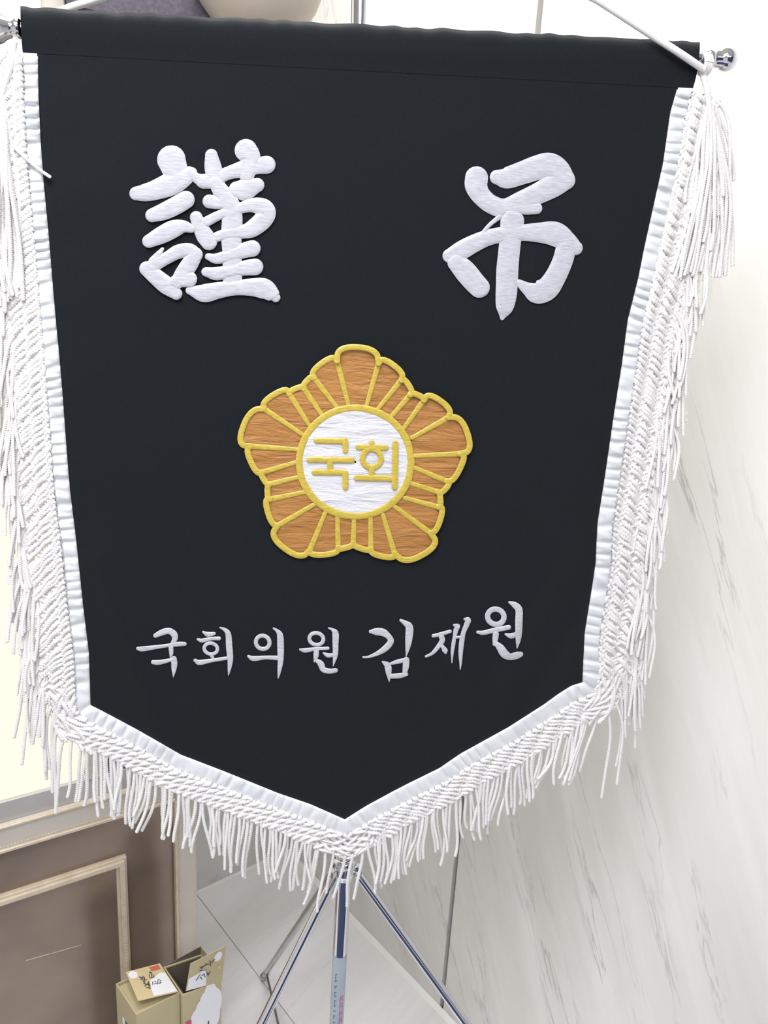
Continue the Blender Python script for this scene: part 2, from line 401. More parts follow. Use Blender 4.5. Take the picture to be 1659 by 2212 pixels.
# ------------------------------------------------------------------ banner surface
Uh = ray(12000, 533 + 0.059 * 12000); U = np.array([Uh[0], Uh[1], 0]); U /= np.linalg.norm(U)
BN = np.array([U[1], -U[0], 0.0])
if BN[1] > 0: BN = -BN                                                # towards the camera
r0 = ray(760, 900); BP = C + r0 / np.linalg.norm(r0) * 0.89
PX = 0.89 / F                                                          # metres per pixel, about
def seg_d(x, y, x0, y0, x1, y1):
    dx, dy = x1 - x0, y1 - y0; L2 = dx * dx + dy * dy
    t = np.clip(((x - x0) * dx + (y - y0) * dy) / L2, 0, 1)
    return np.hypot(x - x0 - t * dx, y - y0 - t * dy), t
def wave(x, y):
    lo = np.clip((y - 150) / 1500, 0, 1)
    w = lo * (0.0035 * np.sin(x / 150 + y / 700) + 0.002 * np.sin(x / 67 - y / 420 + 1.0))
    d, t = seg_d(x, y, 215, 1210, 350, 1600); w = w + 0.0045 * np.exp(-(d / 26) ** 2)
    d, t = seg_d(x, y, 1215, 1180, 1060, 1450); w = w + 0.0040 * np.exp(-(d / 28) ** 2)
    d, t = seg_d(x, y, 1265, 1300, 1120, 1560); w = w + 0.0030 * np.exp(-(d / 24) ** 2)
    w = w + 0.0006 * np.sin(y / 31 + x / 300) * np.exp(-((x - 110 - 0.06 * y) / 90) ** 2)
    return w
def Bm(x, y, off=0.0):
    x = np.asarray(x, float); y = np.asarray(y, float); off = np.asarray(off, float)
    x, y, off = np.broadcast_arrays(x, y, off); sh = x.shape
    x = x.ravel(); y = y.ravel(); off = off.ravel()
    rr = np.stack([x - CX, -(y - CY), -F * np.ones_like(x)], 1) @ M.T
    t = ((BP - C) @ BN + wave(x, y) + off) / (rr @ BN)
    return (C + rr * t[:, None]).reshape(sh + (3,))
def spline(pts, n=12, closed=False):
    P = np.array(pts, float)
    if len(P) == 2:
        t = np.linspace(0, 1, n)[:, None]; return P[0] * (1 - t) + P[1] * t
    Q = np.vstack([2 * P[0] - P[1], P, 2 * P[-1] - P[-2]]); out = []
    for i in range(1, len(Q) - 2):
        t = np.linspace(0, 1, n, endpoint=False)[:, None]
        a, b, c, d = Q[i - 1], Q[i], Q[i + 1], Q[i + 2]
        out.append(0.5 * (2 * b + (c - a) * t + (2 * a - 5 * b + 4 * c - d) * t ** 2 + (3 * b - a - 3 * c + d) * t ** 3))
    out.append(P[-1:]); return np.vstack(out)
def polyat(pts, n):
    P = np.array(pts, float); s = np.r_[0, np.cumsum(np.hypot(*np.diff(P, axis=0).T))]
    t = np.linspace(0, s[-1], n); return np.stack([np.interp(t, s, P[:, 0]), np.interp(t, s, P[:, 1])], 1)

L_EDGE = [(80, 122), (80, 150), (81, 200), (85.4, 300), (92, 392), (103, 506), (112, 616), (120, 708), (126.6, 775), (133, 851), (144, 1000), (149, 1057), (163, 1171), (177, 1304), (190, 1411), (193.7, 1524)]
B_LEFT = [(193.7, 1524), (240, 1548), (296, 1578), (390, 1632), (484, 1668), (600, 1715), (670, 1739), (745, 1772)]
B_RIGHT = [(745, 1772), (791, 1743), (850, 1711), (883, 1694), (950, 1661), (995, 1630), (1100, 1572), (1175, 1524), (1208, 1500), (1235, 1483), (1260, 1475)]
R_EDGE = [(1464, 194), (1450, 243), (1434, 354), (1413, 448), (1393, 539), (1381, 600), (1366, 660), (1358, 692), (1345, 790), (1329, 890), (1308, 1034), (1293, 1129), (1290, 1184), (1289, 1214), (1279, 1281), (1271, 1330), (1265, 1368), (1262, 1430), (1260, 1475)]
TOPL = [(80, 90), (1475, 165)]
bar_l = (22, 62); bar_r = (1556, 127)
bn_c = Bm(745, 1772); 
banner = root('mourning_banner', Bm(745, 1950), 'black pennant banner with white characters, gold floral emblem and white fringe, hanging on the stand', 'banner')
# cloth : Coons patch front and back
nu, nv = 90, 100
def coons(off, inset=0):
    T = polyat(spline([(80, 90), (1470, 165)], 30), nu)
    Lc = polyat([(80, 90)] + L_EDGE, nv); Rc = polyat([(1470, 165)] + R_EDGE, nv)
    Bc = polyat(B_LEFT + B_RIGHT[1:], nu)
    # make sure that the tip is a column of the patch
    s = np.linspace(0, 1, nu)
    L1 = polyat(B_LEFT, 46); L2 = polyat(B_RIGHT, nu - 45)
    Bc = np.vstack([L1, L2[1:]])
    u = s[None, :, None]; v = np.linspace(0, 1, nv)[:, None, None]
    P = (1 - v) * T[None] + v * Bc[None] + (1 - u) * Lc[:, None] + u * Rc[:, None] - ((1 - u) * (1 - v) * T[0] + u * (1 - v) * T[-1] + (1 - u) * v * Bc[0] + u * v * Bc[-1])
    return P
P = coons(0)
Vf = Bm(P[..., 0], P[..., 1], 0.0).reshape(-1, 3); Vb = Bm(P[..., 0], P[..., 1], -0.0015).reshape(-1, 3)
idx = np.arange(nu * nv).reshape(nv, nu)
qf = np.stack([idx[:-1, :-1], idx[1:, :-1], idx[1:, 1:], idx[:-1, 1:]], -1).reshape(-1, 4)
NV = nu * nv
rim = np.concatenate([idx[0, :], idx[1:, -1], idx[-1, -2::-1], idx[-2:0:-1, 0]])
qr = np.stack([rim, np.roll(rim, -1), np.roll(rim, -1) + NV, rim + NV], 1)
me = quad_mesh('cloth', np.vstack([Vf, Vb]), np.vstack([qf, qf[:, ::-1] + NV, qr]), m_cloth)
put('cloth', me, banner)
# sleeve round the rod
ns = 150; prof_n = 20
def bar_pt(t): return np.array(bar_l) * (1 - t) + np.array(bar_r) * t
xs = np.linspace(0, 1, ns)
topy = np.interp(xs, [0, .02, .25, .5, .66, .8, 1], [15, 14, 30, 46, 62, 74, 92]); 
Vs = []
for i, t in enumerate(xs):
    x = 42 + (1511 - 42) * t
    yt = 15 + 0.0515 * (x - 42) + 1.5 * math.sin(x / 23.) * math.sin(x / 71. + 1) + 1.3 * math.sin(x / 11.3 + 2 * math.sin(x / 47.)) - 3.5 * math.exp(-((x - 50) / 14) ** 2)
    yb = 114 + 0.0525 * (x - 48)
    xb = 49 + (1497 - 49) * t
    xm = 44 + (1512 - 44) * t
    for k in range(12):
        f_ = k / 11.; off = 0.0003 + 0.0016 * math.sin(f_ * math.pi) ** 2 - 0.006 * max(0, 1 - f_ * 5) ** 2
        Vs.append(Bm(xm + (xb - xm) * f_ ** 2, yt + (yb - yt) * f_, off))
    Vs.append(Vs[-1].copy())
    for k in range(7):
        f_ = 1 - k / 7.; yy = yt + 5 + (yb - yt - 5) * f_; off = -0.0014 - 0.020 * math.sin(min((f_ + 0.05) * 1.3, 1) * math.pi) ** 0.6
        if k == 0: off = -0.0012
        Vs.append(Bm(xm + (xb - xm) * f_ ** 2, yy, off))
qs = []
for i in range(ns - 1):
    for k in range(prof_n):
        if k == 11: continue
        j = (k + 1) % prof_n
        qs.append((i * prof_n + k, i * prof_n + j, (i + 1) * prof_n + j, (i + 1) * prof_n + k))
V_, F_ = Vs, qs
o = put('rod_sleeve', quad_mesh('rod_sleeve', V_, F_, m_cloth), banner)
fixn(o)

# ------------------------------------------------------------------ embroidery strokes
def stroke_mesh(strokes, org, sc, off, h, hwmul=1.0, cs=9):
    """strokes: lists of (x, y, halfwidth) in crop pixels -> domed satin ribbons on the banner"""
    Vs, Fs, n0 = [], [], 0
    for si, st in enumerate(strokes):
        P = np.array([(x / sc + org[0], y / sc + org[1], w / sc * hwmul) for x, y, w in st])
        Q = spline(P, 10) if len(P) > 2 else spline(P, 14)
        Q[:, 2] = np.maximum(Q[:, 2], 0.3)
        T = np.gradient(Q[:, :2], axis=0); T /= np.maximum(np.hypot(T[:, 0], T[:, 1]), 1e-6)[:, None]
        # rounded ends
        pre, post = [], []
        for a in (0.999, 0.92, 0.75, 0.5, 0.25):
            pre.append(np.r_[Q[0, :2] - T[0] * Q[0, 2] * a, Q[0, 2] * math.sqrt(max(1 - a * a, 0.0))])
            post.append(np.r_[Q[-1, :2] + T[-1] * Q[-1, 2] * a, Q[-1, 2] * math.sqrt(max(1 - a * a, 0.0))])
        Q2 = np.vstack([pre, Q, post[::-1]]); T2 = np.vstack([[T[0]] * 5, T, [T[-1]] * 5])
        N2 = np.stack([-T2[:, 1], T2[:, 0]], 1)
        ww = np.linspace(-1, 1, cs)
        X = Q2[:, None, 0] + N2[:, None, 0] * Q2[:, None, 2] * ww; Y = Q2[:, None, 1] + N2[:, None, 1] * Q2[:, None, 2] * ww
        edge = np.clip(Q2[:, 2] / max(Q[:, 2].max() * 0.6, 0.1), 0, 1)[:, None]
        O = off + 0.00012 * si + h * np.sqrt(np.clip(1 - (ww[None] * 0.98) ** 4, 0, 1)) * edge
        Vt = Bm(X, Y, O).reshape(-1, 3)
        m_, k_ = Q2.shape[0], cs
        id_ = np.arange(m_ * k_).reshape(m_, k_) + n0
        Fs.append(np.stack([id_[:-1, :-1], id_[1:, :-1], id_[1:, 1:], id_[:-1, 1:]], -1).reshape(-1, 4))
        Vs.append(Vt); n0 += m_ * k_
    return np.vstack(Vs), np.vstack(Fs)
def ring(cx, cy, rx, ry, w, rot=0.0):
    return [(cx + rx * math.cos(t) * math.cos(rot) - ry * math.sin(t) * math.sin(rot), cy + rx * math.cos(t) * math.sin(rot) + ry * math.sin(t) * math.cos(rot), w) for t in np.linspace(0, 2 * math.pi, 17)]
def embroider(name, strokes, org, sc, mat, off=0.0004, h=0.0011, parent=None, **k):
    V, Fq = stroke_mesh(strokes, org, sc, off, h)
    return put(name, quad_mesh(name, V, Fq, mat), parent or banner, **k)

geun = [
 [(540, 268, 128), (568, 350, 116), (590, 430, 112)],
 [(225, 572, 62), (300, 565, 78), (400, 540, 90), (550, 480, 105), (680, 410, 80), (725, 385, 48)],
 [(700, 370, 42), (760, 430, 45), (830, 462, 68)],
 [(820, 462, 64), (900, 455, 70), (1000, 410, 60), (1080, 380, 62), (1200, 350, 80), (1300, 325, 75), (1395, 315, 80)],
 [(898, 228, 56), (912, 330, 76), (935, 430, 75), (970, 540, 60)],
 [(1208, 185, 102), (1245, 245, 92), (1235, 330, 80), (1215, 400, 72)],
 [(1130, 540, 78), (1200, 535, 100), (1310, 497, 64)],
 [(880, 643, 62), (960, 655, 58), (1050, 660, 50)],
 [(930, 470, 60), (1010, 590, 80), (1075, 690, 85), (1085, 800, 92), (1080, 900, 92), (1078, 1000, 90), (1085, 1100, 86), (1085, 1200, 86), (1088, 1300, 86), (1085, 1400, 84)],
 [(762, 785, 56), (795, 870, 65), (840, 950, 78), (878, 1010, 72)],
 [(845, 830, 46), (930, 785, 44), (1010, 750, 42), (1150, 705, 48), (1270, 678, 66), (1360, 700, 84), (1392, 750, 84), (1350, 820, 84), (1260, 890, 76), (1180, 915, 62), (1050, 930, 52), (950, 960, 45)],
 [(870, 1138, 30), (950, 1155, 48), (1100, 1115, 58), (1200, 1080, 70), (1266, 1065, 74)],
 [(850, 1275, 42), (950, 1290, 60), (1100, 1262, 55), (1200, 1240, 68), (1290, 1230, 75)],
 [(705, 1440, 38), (830, 1465, 80), (960, 1440, 74), (1100, 1420, 66), (1250, 1412, 78), (1370, 1425, 92), (1450, 1480, 66), (1475, 1505, 42)],
 [(368, 768, 62), (480, 730, 78), (590, 675, 82), (670, 628, 80)],
 [(338, 1000, 60), (450, 945, 78), (560, 890, 80), (650, 870, 58), (720, 890, 36)],
 [(460, 1070, 16), (420, 1125, 32), (380, 1180, 45)],
 [(318, 1245, 66), (410, 1325, 74), (500, 1400, 78), (585, 1472, 54)],
 [(380, 1215, 62), (500, 1150, 56), (600, 1095, 64), (700, 1080, 62), (760, 1125, 62)],
 [(755, 1120, 66), (700, 1210, 76), (640, 1295, 72), (590, 1370, 60)],
 [(570, 1360, 52), (700, 1340, 72)],
]
jo = [
 [(672, 318, 70), (760, 325, 100), (900, 280, 108), (1050, 228, 116), (1160, 205, 118), (1240, 250, 116), (1305, 335, 100)],
 [(478, 322, 108), (475, 400, 106), (520, 490, 92), (620, 575, 88), (750, 610, 92), (900, 545, 95), (1050, 475, 100), (1200, 400, 108), (1320, 345, 90)],
 [(860, 612, 50), (950, 615, 56), (1045, 612, 54)],
 [(690, 695, 24), (600, 770, 20), (535, 850, 22)],
 [(815, 730, 112), (802, 850, 104), (792, 950, 102), (778, 1080, 102), (768, 1200, 104), (762, 1350, 102), (755, 1450, 98), (740, 1560, 78), (720, 1645, 22)],
 [(222, 1060, 66), (330, 1010, 88), (450, 945, 84), (580, 890, 76), (720, 860, 74), (900, 842, 76), (1080, 840, 96), (1220, 855, 116), (1330, 925, 96), (1412, 985, 68)],
 [(1320, 1000, 96), (1285, 1120, 96), (1220, 1260, 100), (1140, 1370, 110), (1040, 1402, 106), (960, 1370, 64), (880, 1315, 34)],
 [(290, 1120, 88), (370, 1205, 104), (450, 1300, 102), (505, 1358, 98)],
]
embroider('character', geun, (240, 280), 4.1475, m_embroid, h=0.0018, label='white embroidered character at left')
embroider('character', jo, (920, 310), 4.3658, m_embroid, h=0.0018, label='white embroidered character at right')
O7, S7 = (280, 1320), 3.6065
syl = [
 [[(200, 192, 17), (250, 168, 24), (305, 155, 24), (345, 180, 26), (352, 215, 22), (335, 250, 16), (315, 272, 10)], [(65, 292, 14), (100, 295, 20), (200, 282, 16), (300, 268, 14), (380, 258, 18), (430, 256, 15)], [(322, 285, 19), (324, 330, 16), (318, 362, 6)], [(183, 398, 17), (230, 400, 19), (325, 380, 13)], [(345, 372, 22), (348, 410, 24), (345, 460, 18), (341, 512, 4)]],
 [[(572, 162, 8), (610, 182, 20), (660, 175, 12)], [(532, 220, 10), (565, 230, 16), (640, 215, 14), (697, 213, 15)], ring(633, 293, 52, 42, 14, 0.15), [(632, 345, 12), (648, 362, 12)], [(510, 384, 13), (545, 400, 20), (640, 385, 15), (752, 368, 14)], [(703, 128, 5), (740, 145, 14), (768, 180, 22), (776, 280, 25), (784, 380, 22), (776, 460, 12), (770, 500, 3)]],
 [ring(1037, 244, 54, 51, 16, 0.5), [(925, 352, 10), (965, 370, 20), (1060, 362, 15), (1145, 365, 18)], [(1120, 133, 6), (1150, 155, 14), (1172, 190, 24), (1176, 280, 26), (1176, 380, 23), (1166, 470, 14), (1157, 525, 3)]],
 [ring(1455, 217, 55, 46, 15, 0.2), [(1330, 300, 10), (1370, 306, 18), (1450, 295, 13), (1545, 290, 13)], [(1455, 305, 20), (1452, 350, 20), (1440, 395, 6)], [(1450, 380, 12), (1488, 410, 24), (1510, 455, 22), (1560, 468, 20), (1606, 462, 17)], [(1513, 328, 9), (1545, 345, 17), (1592, 342, 13)], [(1550, 132, 6), (1580, 145, 12), (1603, 175, 25), (1604, 260, 23), (1603, 340, 20), (1592, 400, 9), (1586, 428, 3)]],
]
for s_ in syl: embroider('syllable', s_, O7, S7, m_silver, h=0.0011)
O8, S8 = (760, 1280), 4.1475
syl2 = [
 [[(168, 350, 16), (220, 350, 32), (280, 358, 34), (330, 395, 26), (348, 440, 28), (300, 500, 28), (230, 545, 20), (150, 576, 11), (102, 580, 9)], [(438, 248, 12), (480, 275, 24), (515, 310, 34), (512, 400, 33), (503, 480, 24), (492, 545, 10), (485, 575, 4)], [(278, 622, 10), (320, 655, 30), (330, 720, 25), (335, 795, 5)], [(352, 635, 12), (410, 620, 20), (470, 605, 18)], [(488, 605, 28), (484, 660, 28), (476, 710, 22)], [(360, 750, 22), (430, 745, 23), (487, 732, 18)]],
 [[(730, 388, 16), (790, 375, 18), (880, 348, 16)], [(802, 395, 24), (810, 430, 24), (770, 490, 20), (720, 545, 15), (665, 572, 11)], [(812, 482, 16), (835, 520, 24), (840, 538, 14)], [(915, 292, 10), (950, 300, 20), (935, 330, 22), (920, 400, 17), (910, 460, 18), (900, 540, 14), (897, 630, 4)], [(930, 402, 11), (975, 398, 13)], [(1012, 238, 12), (1042, 245, 24), (1030, 285, 24), (1000, 360, 21), (985, 440, 23), (975, 540, 20), (975, 620, 13), (971, 690, 4)]],
 [ring(1290, 217, 74, 68, 24, 0.3), [(1128, 355, 14), (1180, 360, 20), (1280, 337, 22), (1405, 312, 22)], [(1290, 372, 27), (1284, 420, 25), (1272, 468, 10)], [(1288, 452, 20), (1330, 495, 34), (1370, 550, 38), (1420, 575, 30), (1480, 562, 32), (1512, 553, 24)], [(1378, 373, 10), (1425, 388, 25), (1472, 375, 20)], [(1413, 88, 12), (1460, 112, 28), (1497, 155, 32), (1497, 250, 33), (1495, 350, 31), (1490, 430, 22), (1480, 500, 4)]],
]
for s_ in syl2: embroider('syllable', s_, O8, S8, m_silver, h=0.0011)

# ------------------------------------------------------------------ emblem
notch = [(727, 774), (675.5, 811), (652.7, 834.6), (620.7, 846.5), (565, 880), (535.4, 963), (560.8, 1021), (576.8, 1047.5), (577.6, 1081), (594.5, 1139.5), (667, 1192.7), (729.5, 1189), (763, 1180), (802, 1192), (854.5, 1201), (933.8, 1155.5), (952.4, 1098), (950.7, 1064.4), (971, 1040.8), (999.7, 979.8), (974.3, 898.8), (920.3, 860), (890, 848), (869.7, 816), (819, 779)]
inner = [(753, 877), (729.5, 882), (696, 897), (667, 917), (652, 937.6), (643.5, 971), (640, 998.6), (645, 1030.6), (660, 1062.7), (682, 1088), (702.5, 1108), (728.7, 1111.6), (765, 1118), (800.5, 1118), (827.5, 1113), (851, 1093), (874.8, 1076), (888, 1044), (895, 1010), (896.7, 985), (890, 946), (873, 924), (846, 898.8), (817.4, 882), (792, 875)]
apex = [(693, 779), (660, 817), (637, 834), (588, 848), (519, 921), (536, 998), (564, 1037), (572, 1064), (573, 1108), (612, 1190), (697, 1204), (747, 1189), (781, 1191), (829, 1208), (917, 1203), (956, 1126), (957, 1082), (969, 1057), (1000, 1012), (1016, 936), (956, 862), (905, 848), (887, 828), (852, 783), (772, 744)]
EC = np.array([770., 996.])
def lobe(n1, ap, n2, n=12):
    n1, ap, n2 = map(np.array, (n1, ap, n2)); mid = (n1 + n2) / 2; b = ap - mid; h = (n2 - n1) / 2
    t = np.linspace(math.pi, 0, n)
    ex = 0.62
    c = np.cos(t); s_ = np.sin(t)
    cx_ = np.sign(c) * np.abs(c) ** 0.85
    return mid + np.outer(cx_, h) + np.outer(np.abs(s_) ** ex, b)
emblem_pts = []
petals = []
NN = len(notch)
for i in range(NN):
    n1, n2 = notch[i], notch[(i + 1) % NN]; ap = apex[i]
    lb = lobe(n1, ap, n2); emblem_pts.append(lb)
# backing part: gold outline ring, all embroidered outline + ring around the disc
em = None
def unit(v): return v / np.linalg.norm(v)
outl = []
for i in range(NN):
    lb = emblem_pts[i]
    # centreline pulled inwards
    cen = []
    for p in lb: cen.append(p - unit(p - EC) * 6.0)
    outl.append([(p[0], p[1], 6.4) for p in cen])
V, Fq = stroke_mesh(outl, (0, 0), 1.0, 0.0016, 0.0010, cs=7)
em = put('emblem', quad_mesh('emblem', V, Fq, m_gold), banner, label='gold and brown five cornered floral emblem')
for i in range(NN):
    j = (i + 1) % NN
    loop = [np.array(inner[i]) + 0.0] + [p - unit(p - EC) * 3 for p in emblem_pts[i]] + [np.array(inner[j])]
    i1, i2 = np.array(inner[i]), np.array(inner[j])
    # grid from inner chord to lobe curve
    lb = np.array([p - unit(p - EC) * 3 for p in emblem_pts[i]]); m_ = len(lb)
    base = np.array([i1 * (1 - t) + i2 * t for t in np.linspace(0, 1, m_)])
    base = EC + (base - EC) * 0.96
    rows = 8; grid = np.array([base * (1 - v) + lb * v for v in np.linspace(0, 1, rows)])
    wv = 0.0006 * np.sin(grid[..., 1] / 5.5 + 2 * np.sin(grid[..., 0] / 31.)) + 0.0003 * np.sin(grid[..., 1] / 2.9 + grid[..., 0] / 17)
    Vt = Bm(grid[..., 0], grid[..., 1], 0.0012 + wv * 0.5).reshape(-1, 3)
    id_ = np.arange(rows * m_).reshape(rows, m_)
    Fq = np.stack([id_[:-1, :-1], id_[1:, :-1], id_[1:, 1:], id_[:-1, 1:]], -1).reshape(-1, 4)
    o = put('petal', quad_mesh('petal', Vt, Fq, m_petal), em)
    nt = np.array(notch[i]); nt = nt - unit(nt - EC) * 6
    V, Fq = stroke_mesh([[(nt[0], nt[1], 6.0), (*(0.5 * nt + 0.5 * i1), 5.3), (i1[0], i1[1], 4.6)]], (0, 0), 1.0, 0.0015 + 0.0002, 0.0008, cs=7)
    put('petal_divider', quad_mesh('petal_divider', V, Fq, m_gold), em)
V, Fq = stroke_mesh([ring(767.5, 998, 121, 117, 7.5)], (0, 0), 1.0, 0.0022, 0.0010, cs=7)
put('disc_border', quad_mesh('disc_border', V, Fq, m_gold), em)
th = np.linspace(0, 2 * math.pi, 64, endpoint=False); rr_ = np.linspace(0.02, 1, 14)
X = 767.5 + 117 * np.outer(rr_, np.cos(th)); Y = 998 + 113 * np.outer(rr_, np.sin(th))
wv = 0.0005 * np.sin(Y / 7. + 2 * np.sin(X / 40.)) + 0.0003 * np.sin(Y / 3.7 + X / 23)
Vt = Bm(X, Y, 0.0024 + 0.45 * wv).reshape(-1, 3); id_ = np.arange(14 * 64).reshape(14, 64); nx = np.roll(id_, -1, axis=1)
Fq = np.stack([id_[:-1], id_[1:], nx[1:], nx[:-1]], -1).reshape(-1, 4)
put('disc', quad_mesh('disc', Vt, Fq, m_disc), em, label='white satin centre disc')
def bar(x0, y0, x1, y1, w=6.2): return [(x0, y0, w), ((x0 + x1) / 2, (y0 + y1) / 2, w), (x1, y1, w)]
guk = [bar(684, 952, 742, 953), bar(746, 952, 746, 973), bar(668, 993, 760, 994), bar(713, 998, 713, 1013), bar(679, 1020, 742, 1020.5), bar(746, 1022, 746, 1052)]
hoe = [bar(803, 957, 803, 964), bar(774, 966, 833, 967), ring(803, 990, 20, 20, 6.0), bar(803, 1014, 803, 1028), bar(770, 1032, 846, 1033.5), bar(854, 958, 852.5, 1052, 6.6)]
for g_ in (guk, hoe):
    V, Fq = stroke_mesh(g_, (0, 0), 1.0, 0.0034, 0.0009, cs=7)
    put('syllable', quad_mesh('syllable', V, Fq, m_gold), em)

# ------------------------------------------------------------------ tape, netting and fringe
EDGE = polyat(L_EDGE, 260)[:-1].tolist() + polyat(B_LEFT, 120)[:-1].tolist() + polyat(B_RIGHT, 120)[:-1].tolist() + polyat(R_EDGE[::-1], 260).tolist()
EDGE = np.array(EDGE)
sarc = np.r_[0, np.cumsum(np.hypot(*np.diff(EDGE, axis=0).T))]; SL = sarc[-1]
s_c1 = sarc[259]; s_tip = sarc[259 + 119]; s_c2 = sarc[259 + 119 + 119]
Tn = np.gradient(EDGE, axis=0); Tn /= np.hypot(Tn[:, 0], Tn[:, 1])[:, None]
# smooth normals a little (mitred corners)
ker = np.ones(9) / 9
Ts = np.stack([np.convolve(np.pad(Tn[:, k], 4, mode='edge'), ker, 'valid') for k in (0, 1)], 1)
Ts /= np.hypot(Ts[:, 0], Ts[:, 1])[:, None]
NO = np.stack([-Ts[:, 1], Ts[:, 0]], 1)       # outward in image space (edge runs down the left, along the V, up the right)
def E(s, d):
    s = np.asarray(s, float); d = np.asarray(d, float)
    x = np.interp(s, sarc, EDGE[:, 0]); y = np.interp(s, sarc, EDGE[:, 1])
    nx_ = np.interp(s, sarc, NO[:, 0]); ny_ = np.interp(s, sarc, NO[:, 1])
    # beyond the ends
    ov = np.where(s < 0, s, np.where(s > SL, s - SL, 0)); tx = np.where(s < 0, Ts[0, 0], Ts[-1, 0]); ty = np.where(s < 0, Ts[0, 1], Ts[-1, 1])
    m_ = np.hypot(nx_, ny_)
    return x + ov * tx + nx_ / m_ * d, y + ov * ty + ny_ / m_ * d
def depthD(s):   # outer limit of the netting measured from the cloth edge, px
    return np.interp(s, [0, s_c1 - 120, s_c1 + 60, s_tip - 60, s_tip, s_tip + 60, s_c2 - 60, s_c2 + 120, SL], [100, 104, 80, 76, 84, 76, 80, 104, 96])
# tape
nsx = 2000; nd_ = 7
ss = np.linspace(0, SL, nsx); dd = np.linspace(-2, 35, nd_)
Sg, Dg = np.meshgrid(ss, dd, indexing='ij')
X, Y = E(Sg, Dg)
phs = Sg / 9.0 + 1.6 * np.sin(Sg / 61.) + 0.9 * np.sin(Sg / 23.) + 0.10 * Dg / 9.0 * np.sin(Sg / 130.)
pk = 1 - np.abs(np.cos(phs)) ** 7 * 1.6 + 0.25 * np.sin(Sg / 3.7 + Dg / 9.); amp = 0.45 + 0.55 * np.sin(Sg / 87.) ** 2
side = np.clip(np.minimum(np.abs(Dg + 2), np.abs(Dg - 35)) / 9, 0, 1)
bot = np.interp(Sg, [s_c1 - 20, s_c1 + 60, s_c2 - 60, s_c2 + 20], [1, 0.45, 0.45, 1])
Of = 0.0012 + 0.0030 * pk * amp * (0.12 + 0.88 * side) * bot + 0.0008 * side
# slightly wavy inner edge
Vt = Bm(X, Y, Of).reshape(-1, 3); Vk = Bm(X, Y, -0.0025).reshape(-1, 3)
id_ = np.arange(nsx * nd_).reshape(nsx, nd_)
Fq = np.stack([id_[:-1, :-1], id_[1:, :-1], id_[1:, 1:], id_[:-1, 1:]], -1).reshape(-1, 4)
rim = np.concatenate([id_[0, :], id_[1:, -1], id_[-1, -2::-1], id_[-2:0:-1, 0]]); NV = nsx * nd_
qr = np.stack([rim, np.roll(rim, -1), np.roll(rim, -1) + NV, rim + NV], 1)
put('tape', quad_mesh('tape', np.vstack([Vt, Vk]), np.vstack([Fq, Fq[:, ::-1] + NV, qr]), m_tape), banner, label='puckered white satin tape')

def cord(px, rad_px, pitch=9.0, step=1.6, n=8, lobes=0.42):
    """px: (N,3) image x, image y, offset metres -> twisted two-ply cord"""
    P = np.array(px, float); s = np.r_[0, np.cumsum(np.hypot(*np.diff(P[:, :2], axis=0).T))]
    k = max(int(s[-1] / step), 4); t = np.linspace(0, s[-1], k)
    Q = np.stack([np.interp(t, s, P[:, i]) for i in range(3)], 1)
    W = Bm(Q[:, 0], Q[:, 1], Q[:, 2])
    T = np.gradient(W, axis=0); T /= np.linalg.norm(T, axis=1)[:, None]
    a = np.cross(T, BN); a /= np.linalg.norm(a, axis=1)[:, None]; b = np.cross(T, a)
    ph = 2 * math.pi * t / pitch + random.random() * 6
    th = np.arange(n) * 2 * math.pi / n
    r = rad_px * PX * (1 - lobes + lobes * np.abs(np.cos(th[None] - ph[:, None] / 1.0)))
    r[0] *= 0.5; r[-1] *= 0.55
    V = W[:, None] + r[..., None] * (np.cos(th)[None, :, None] * a[:, None] + np.sin(th)[None, :, None] * b[:, None])
    id_ = np.arange(k * n).reshape(k, n); nx = np.roll(id_, -1, axis=1)
    Fq = np.stack([id_[:-1], id_[1:], nx[1:], nx[:-1]], -1).reshape(-1, 4)
    e0 = np.array([[0, 1, 2, 3], [0, 3, 4, 7], [4, 5, 6, 7]]) if n == 8 else np.zeros((0, 4), int)
    Fq = np.vstack([Fq, e0[:, ::-1], e0 + (k - 1) * n])
    return V.reshape(-1, 3), Fq
def cords_obj(name, lst, mat, parent, **k):
    Vs, Fs, n0 = [], [], 0
    for V, Fq in lst:
        Vs.append(V); Fs.append(Fq + n0); n0 += len(V)
    return put(name, quad_mesh(name, np.vstack(Vs), np.vstack(Fs), mat), parent, **k)

net = []
tt = np.linspace(0, 1, 14)
s = -30.0
while s < SL + 30:
    D = float(depthD(s)); jit = random.uniform(-2, 2)
    bottom = s_c1 < s < s_c2
    lean = 62 if bottom else 66
    sa = s + jit
    dirn = (-1 if s < s_tip else 1) if bottom else (1 if s < s_tip else -1)
    if not bottom: lean *= random.uniform(0.75, 1.2)
    sv_ = sa + dirn * lean * tt; dv = 31 + (D - 31) * tt
    m_ = (sv_ > -6) & (sv_ < SL + 6)
    if m_.sum() > 4:
        x, y = E(sv_[m_], dv[m_]); w = 1.2 * np.sin(tt[m_] * 19 + s)
        net.append(cord(np.stack([x, y + w, 0.0028 + 0.0012 * np.sin(tt[m_] * 14 + s)], 1), 6.6, 11, 2.0))
    sv_ = sa - dirn * lean * 0.75 * tt
    m_ = (sv_ > -6) & (sv_ < SL + 6)
    if m_.sum() > 4:
        x, y = E(sv_[m_], dv[m_]); w = 1.2 * np.sin(tt[m_] * 17 + s * 2)
        net.append(cord(np.stack([x, y + w, 0.0016 + 0.0012 * np.sin(tt[m_] * 14 + 2 + s)], 1), 5.6, 10, 2.2))
    s += 14.0 if bottom else 12.5
